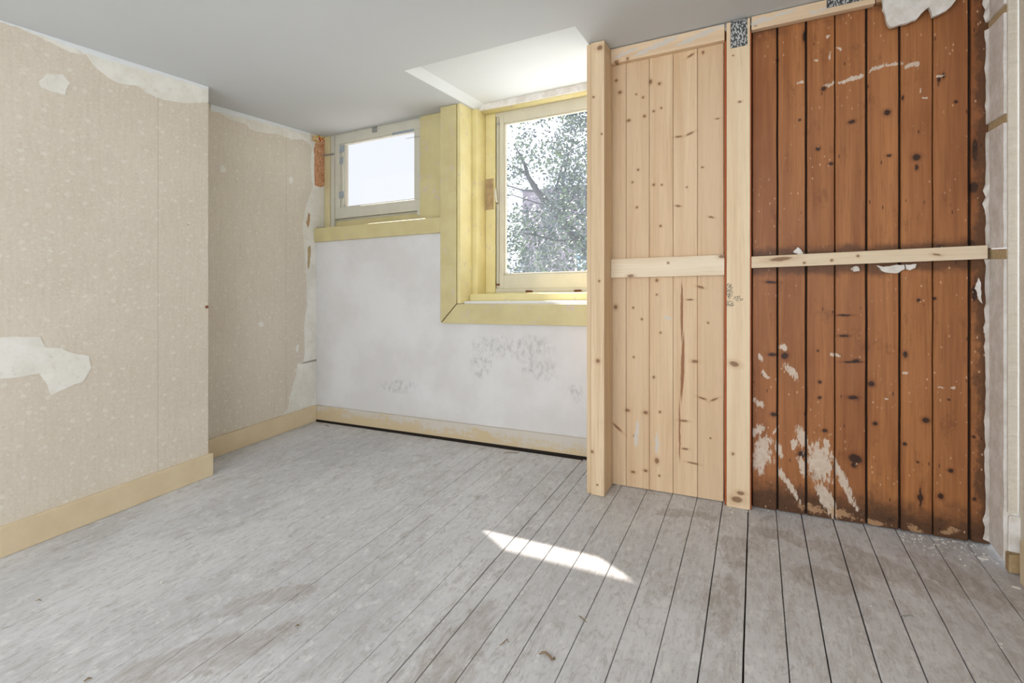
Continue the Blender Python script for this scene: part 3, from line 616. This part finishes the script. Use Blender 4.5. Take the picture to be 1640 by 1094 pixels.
rail2('top_rail', 'pine top rail under the ceiling above the pale pine planks', -.711, -.1405, 2.306, 2.386, 2.303, 2.38, M_HEAD)
hr = rail2('top_rail', 'pine top rail under the ceiling above the brown planks', -.0205, .470, 2.322, 2.387, 2.320, 2.385, M_HEAD)
p = hit(1324, 12, 1, FP-.001); q = hit(1384, -6, 1, FP-.001)
tag(obj('nail_plate', box(nb(), p.x, q.x, FP-.004, FP-.0008, p.z-.004, 2.387, .001), M_PLATE, hr), 'punched grey metal nail plate')
rail2('top_rail', 'stub of old dark brown rail beside the hanging plaster', .474, .80, 2.325, 2.388, 2.325, 2.388, M_OLDH, FP+.008)
# plaster left on the panelling
def lump(name, pxs, plane, th, label, seed, amp=.1, cat='plaster remnant'):
    rr = random.Random(seed); pts = []
    for (u, v) in pxs:
        h = hit(u, v, 1, plane); pts.append((h.x, min(h.z, CZ-.003)))
    pts = jag(pts, amp, 3, rr); pts = [(a, min(b, CZ-.003)) for a, b in pts]
    bm = slab(nb(), pts, 1, plane, plane-th); return tag(obj(name, bm, M_ROUGH, origin=(pts[0][0], plane, pts[0][1])), label, cat)
lump('plaster_remnant', [(1408,-10),(1412,18),(1418,36),(1424,46),(1434,44),(1450,40),(1466,34),(1480,18),(1486,14),(1492,30),(1502,26),(1516,18),(1528,4),(1530,-10)], FP+.007, .02, 'large ragged piece of grey plaster hanging from the ceiling', 2, .07)
lump('plaster_remnant', [(1403,425),(1446,424),(1447,430),(1437,437),(1422,437),(1410,434)], PP-.001, .022, 'jagged plaster lump under the narrow cross rail', 3)
lump('plaster_remnant', [(1448,424),(1466,423),(1464,429),(1455,433),(1449,431)], PP-.001, .02, 'tiny plaster lump right of the jagged lump below the rail', 4)
lump('plaster_remnant', [(1270,404),(1277,396),(1282,400),(1286,407),(1278,407)], PP-.001, .018, 'tiny plaster crumb on top of the narrow cross rail', 5)
lump('plaster_remnant', [(1366,427),(1374,427),(1376,434),(1366,435)], PP-.001, .01, 'small square plaster chip below the narrow cross rail', 6)

# ------------------------------------------------------------------ broken plaster return at the right wall
pr = thing('plaster_return', 'strip of broken white plaster beside the brown planks, hessian showing', 'plaster', (.86, 2.62, 0))
# face b = RE, from the panelling (a=PP) to a = 2.525, with a ragged far edge that laps over the last plank
RE = .838
def ret(z0, z1, seed):
    rr = random.Random(seed); bm = nb(); n = max(6, int((z1-z0)/.025)); L0 = []; L1 = []; L2 = []; L3 = []
    for k in range(n+1):
        z = z0+(z1-z0)*k/n; j = noise.noise(Vector((seed, 0, z*14)))*.022+noise.noise(Vector((seed, 4, z*45)))*.009
        xo = .848+max(-.03, min(.0, -abs(j)))
        L0.append(bm.verts.new((xo+.004, PP-.002, z))); L1.append(bm.verts.new((xo, PP-.010-abs(j)*.3, z)))
        jj = noise.noise(Vector((seed, 9, z*9)))*.003
        L2.append(bm.verts.new((.852+jj, PP-.03, z))); L3.append(bm.verts.new((.848+jj, 2.528, z)))
    L4 = [bm.verts.new((v.co.x+.035, 2.524, v.co.z)) for v in L3]; L5 = [bm.verts.new((.885, PP, v.co.z)) for v in L3]
    for A_, B_ in ((L0, L1), (L1, L2), (L2, L3), (L3, L4), (L4, L5), (L5, L0)):
        for k in range(n): bm.faces.new((A_[k], A_[k+1], B_[k+1], B_[k]))
    bm.faces.new([x[0] for x in (L0, L1, L2, L3, L4, L5)]); bm.faces.new([x[-1] for x in (L0, L1, L2, L3, L4, L5)][::-1])
    return bm
zs = [(.03, 1.18), (1.225, 1.70), (1.735, 2.12), (2.155, 2.386)]
for i, (z0, z1) in enumerate(zs): obj('plaster_slab', ret(z0, z1, i+1), M_ROUGH, pr)
for z in (1.18, 1.70, 2.12): obj('hessian_strip', nudge(box(nb(), .858, .880, 2.535, PP-.004, z-.004, z+.04, 0), .003, 40, z), M_HESS, pr)
obj('face_skin', nudge(box(nb(), .856, .884, 2.511, 2.522, .22, 2.386, .002), .002, 9), M_PAPER, pr)
bk = tag(obj('wood_block', nudge(box(nb(), .850, .905, 2.49, 2.524, .002, .075, .008, 2), .004, 30), M_PLUG, origin=(.875, 2.5, 0)), 'chipped wooden block at the foot of the right wall', 'block')
obj('plinth_piece', nudge(box(nb(), .853, .90, 2.496, 2.512, .078, .215, .004), .003, 20), M_ROUGH, pr)
lump('plaster_flake', [(1566,445),(1570,452),(1571,470),(1573,486),(1566,478),(1560,462)], 2.675, .006, 'white curled plaster flake on the last brown plank', 9)

# ------------------------------------------------------------------ debris on the floor
def flake(u, v, s, mat, name, label, cat, seed, asp=1.8, grp=None):
    h = hit(u, v, 2, 0); rr = random.Random(seed); an = rr.uniform(0, 3.1); pts = []
    for k in range(7):
        t = 2*math.pi*k/7; r = s*rr.uniform(.7, 1.15); x_, y_ = r*math.cos(t), r*math.sin(t)/asp
        pts.append((h.x+x_*math.cos(an)-y_*math.sin(an), h.y+x_*math.sin(an)+y_*math.cos(an)))
    bm = slab(nb(), pts, 2, .0008, .0008+s*.25); return tag(obj(name, bm, mat, origin=(h.x, h.y, .0008)), label, cat, grp)
flake(1574, 895, .020, M_CHIPW, 'plaster_chip', 'largest white plaster chip lying near the wooden block', 'chip', 1)
flake(1628, 942, .011, M_CHIPW, 'plaster_chip', 'white chip near the right skirting board', 'chip', 2)
flake(1493, 878, .013, M_CHIPW, 'plaster_chip', 'white chip on the floor below the seventh brown plank', 'chip', 3, 3)
flake(1502, 873, .009, M_CHIPW, 'plaster_chip', 'small white chip touching the foot of the brown planks', 'chip', 4)
flake(1172, 821, .010, M_CHIPW, 'plaster_chip', 'white chip at the foot of the middle post', 'chip', 5)
flake(258, 934, .010, M_CHIPW, 'plaster_chip', 'white chip on open floor at the left', 'chip', 6)
flake(326, 890, .008, M_CHIPW, 'plaster_chip', 'smaller white chip on the floor, behind the left open-floor chip', 'chip', 7)
flake(990, 778, .011, M_CHIPW, 'plaster_chip', 'white chip behind the corner post foot', 'chip', 8)
def curl(name, pxs, r, mat, label, cat, lift=.004):
    pts = []
    for i, (u, v) in enumerate(pxs):
        h = hit(u, v, 2, 0); pts.append((h.x, h.y, r+lift*math.sin(math.pi*i/(len(pxs)-1))))
    return tag(obj(name, tube(nb(), pts, [r*.6]+[r]*(len(pts)-2)+[r*.5], 6), mat, origin=(pts[0][0], pts[0][1], 0)), label, cat)
curl('wood_shaving', [(864,1050),(868,1048),(874,1049),(879,1054),(884,1060),(888,1058),(887,1054)], .0035, M_CURL, 'curled brown shaving lying in the foreground', 'shaving')
curl('wood_shaving', [(927,987),(931,990),(935,994),(940,998)], .0018, M_CURL, 'thin straight brown shaving right of centre floor', 'shaving', .002)
curl('metal_strip', [(1440,986.5),(1448,987.5),(1456,986.5),(1463,987.5)], .0025, M_METAL, 'short dark metal strip on the right floor boards', 'strip', 0)
curl('wood_shaving', [(800,1035),(806,1032),(812,1026),(815,1030)], .0018, M_CURL, 'small hooked shaving left of the foreground curl', 'shaving')
curl('wood_shaving', [(134,1093),(141,1090),(147,1088)], .003, M_CURL, 'brown splinter at the bottom left of the floor', 'shaving')
curl('wood_shaving', [(57,964),(62,963),(67,962.5)], .0024, M_CURL, 'short brown splinter below the left skirting', 'shaving')
curl('wood_shaving', [(473,1005),(476,1004),(479,1003)], .0028, M_CURL, 'tiny brown splinter on the left foreground boards', 'shaving')
curl('wood_shaving', [(520,681),(524,683),(528,684)], .0028, M_CURL, 'brown splinter near the far left corner', 'shaving')
curl('wood_shaving', [(806,726),(816,726),(828,727),(832,724)], .0024, M_CURL, 'curled splinter under the back skirting board', 'shaving')
# crumbs swept against the panelling: nobody could count them
bm = nb(); rr = random.Random(11)
for k in range(260):
    t = rr.random()
    if t < .45: x_, y_ = rr.uniform(.55, .84), PP-.01-abs(rr.gauss(0, .07))
    elif t < .7: x_, y_ = rr.uniform(-.7, .8), PP-.005-abs(rr.gauss(0, .04))
    elif t < .85: x_, y_ = rr.uniform(-1.6, -.82), 2.965-abs(rr.gauss(0, .05))
    else: x_, y_ = rr.uniform(-2.9, .8), rr.uniform(.9, 2.6)
    if y_ > 2.655 and x_ < -.02: y_ = 2.64
    s = rr.uniform(.001, .003); box(bm, x_-s, x_+s, y_-s*rr.uniform(.5, 1), y_+s, .0008, .0008+s)
tag(obj('dust_crumbs', bm, M_CHIPW), 'scattered pale crumbs of dust and plaster along the panelling foot', 'debris', kind='stuff')

# ------------------------------------------------------------------ outside: tree, house, ground
GZ = -3.0
tag(obj('ground', box(nb(), -90, 40, 3.6, 160, GZ-.2, GZ), plain('pale_gravel', (206,208,210), .9, .2, .5)), kind='structure')  # unseen ground, made pale to bounce light up to the ceiling
hs = thing('brick_house', 'brownish brick house far behind the tree, seen through the large window', 'house', (-8, 26, GZ))
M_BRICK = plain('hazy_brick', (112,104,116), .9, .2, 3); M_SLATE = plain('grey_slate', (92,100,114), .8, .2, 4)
HB = hit(837, 300, 1, 24).x; ht = hit(860, 268, 1, 24).z
obj('wall', box(nb(), HB, HB+9, 24, 30, GZ, ht-1.2), M_BRICK, hs)
bm = nb(); v_ = [bm.verts.new(p) for p in ((HB-.2, 23.8, ht-1.2), (HB+9.2, 23.8, ht-1.2), (HB+9.2, 30.2, ht-1.2), (HB-.2, 30.2, ht-1.2), (HB+.8, 25.8, ht+.1), (HB+8, 25.8, ht+.1), (HB+8, 28, ht+.1), (HB+.8, 28, ht+.1))]
for f in ((0,1,5,4),(1,2,6,5),(2,3,7,6),(3,0,4,7),(4,5,6,7),(3,2,1,0)): bm.faces.new([v_[i] for i in f])
obj('roof', bm, M_SLATE, hs)
M_WW = plain('white_window_paint', (245,245,245), .5, .01); M_WG = plain('dark_house_glass', (120,150,185), .1, .1)
c0 = hit(921, 437, 1, 23.95); c1 = hit(950, 402, 1, 23.95)
wf = obj('window', box(nb(), c0.x, c1.x, 23.9, 24.02, c0.z, c1.z), M_WW, hs)
ww, hh = c1.x-c0.x, c1.z-c0.z
for i in range(3):
    for j in range(2): obj('pane', box(nb(), c0.x+ww*(.14+.29*i), c0.x+ww*(.14+.29*i)+ww*.22, 23.88, 23.905, c0.z+hh*(.12+.44*j), c0.z+hh*(.12+.44*j)+hh*.34), M_WG, wf)
tr = thing('leafy_tree', 'leafy green tree with a dark leaning branch outside the large window', 'tree', (-2.2, 10.5, GZ))
M_BARK = plain('tree_bark', (62,62,66), .9, .2, 8)
TA = 10.0
def tp(u, v, da=0): return tuple(hit(u, v, 1, TA+da))
bm = nb(); tube(bm, [(-2.2, 10.5, GZ), (-2.35, 10.3, -.5), (-2.8, 10.1, .8), tp(960, 415), tp(930, 388), tp(905, 358), tp(882, 332), tp(860, 306), tp(846, 283), tp(840, 262), tp(825, 235)], [.32, .26, .22, .15, .12, .10, .08, .065, .05, .035, .015], 9)
obj('trunk', bm, M_BARK, tr, smooth=True)
bm = nb()
for pts, r in [([tp(860,306),tp(838,305,.2),(tp(815,298,.2)),tp(808,292,.2)], .03), ([tp(846,283),tp(830,270,-.2),tp(818,262,-.2)], .025), ([tp(882,332),tp(850,322,.3),tp(820,312,.3),tp(808,315,.3)], .025), ([tp(905,358),tp(900,300,.2),tp(910,250,.2),tp(925,200)], .04), ([tp(930,388),tp(890,385,-.2),tp(850,375,-.2),tp(815,368)], .03), ([tp(960,415),tp(940,300),tp(960,200),tp(950,120)], .07), ([tp(882,332),tp(905,250,.3),tp(890,210,.2)],.03)]:
    tube(bm, pts, [r*(1-.7*i/(len(pts)-1)) for i in range(len(pts))], 6)
tag(obj('branches', bm, M_BARK, tr, smooth=True), kind='stuff')
M = N('tree_leaf', .5, .4); n1 = M.noise(M.loc, 9, 3); n2 = M.noise(M.loc, 1.5, 2)
c = M.mix(M.ramp(n1, .4, .62), s2l((56,70,74)), s2l((100,118,82))); c = M.mix(M.ramp(n2, .45, .65, 0, .6), c, s2l((62,72,92))); M_LEAF = M.out(c)
bm = nb(); rr = random.Random(21); cnt = 0
verts = []; faces = []
def density(p):
    d = noise.noise(Vector((p[0]*1.3, p[1]*1.3, p[2]*1.3)))+.45*noise.noise(Vector((p[0]*4, p[1]*4, p[2]*4)))
    return d
while cnt < 62000:
    # crown: an ellipsoid leaning to the right of the view, plus a thin skirt at the left
    x_ = rr.uniform(-6.6, 1.6); y_ = rr.uniform(8.3, 12.2); z_ = rr.uniform(-.6, 7.2)
    q = ((x_+2.2)/3.9)**2+((y_-10.3)/2.1)**2+((z_-3.0)/4.2)**2
    if q > 1: continue
    lx = -x_/y_   # how far left as seen from the room: thinner foliage there
    thr = -.06+.24*max(0, min(1, (lx-.36)/.14))
    if z_ < 2.9: thr -= .2
    if density((x_, y_, z_)) < thr: continue
    s = rr.uniform(.016, .038); d = Vector((rr.gauss(0, 1), rr.gauss(0, 1), rr.gauss(0, .7))).normalized(); e = d.orthogonal().normalized()
    e = (Matrix.Rotation(rr.uniform(0, 6.28), 3, d) @ e); g = d.cross(e); P0 = Vector((x_, y_, z_)); k = len(verts)
    verts += [P0-d*s*1.5, P0+e*s*.8+g*s*.15, P0+d*s*1.6, P0-e*s*.8+g*s*.15]; faces += [(k, k+1, k+2), (k, k+2, k+3)]; cnt += 1
me = bpy.data.meshes.new('foliage'); o0 = Vector(tr['_o']); me.from_pydata([W(v)-o0 for v in verts], [], faces)
at = me.attributes.new('loc', 'FLOAT_VECTOR', 'POINT'); at.data.foreach_set('vector', [c for v in verts for c in v]); me.materials.append(M_LEAF)
fo = bpy.data.objects.new('foliage', me); COL.objects.link(fo); fo.parent = tr; fo['kind'] = 'stuff'
for o in bpy.data.objects:
    if '_o' in o: del o['_o']
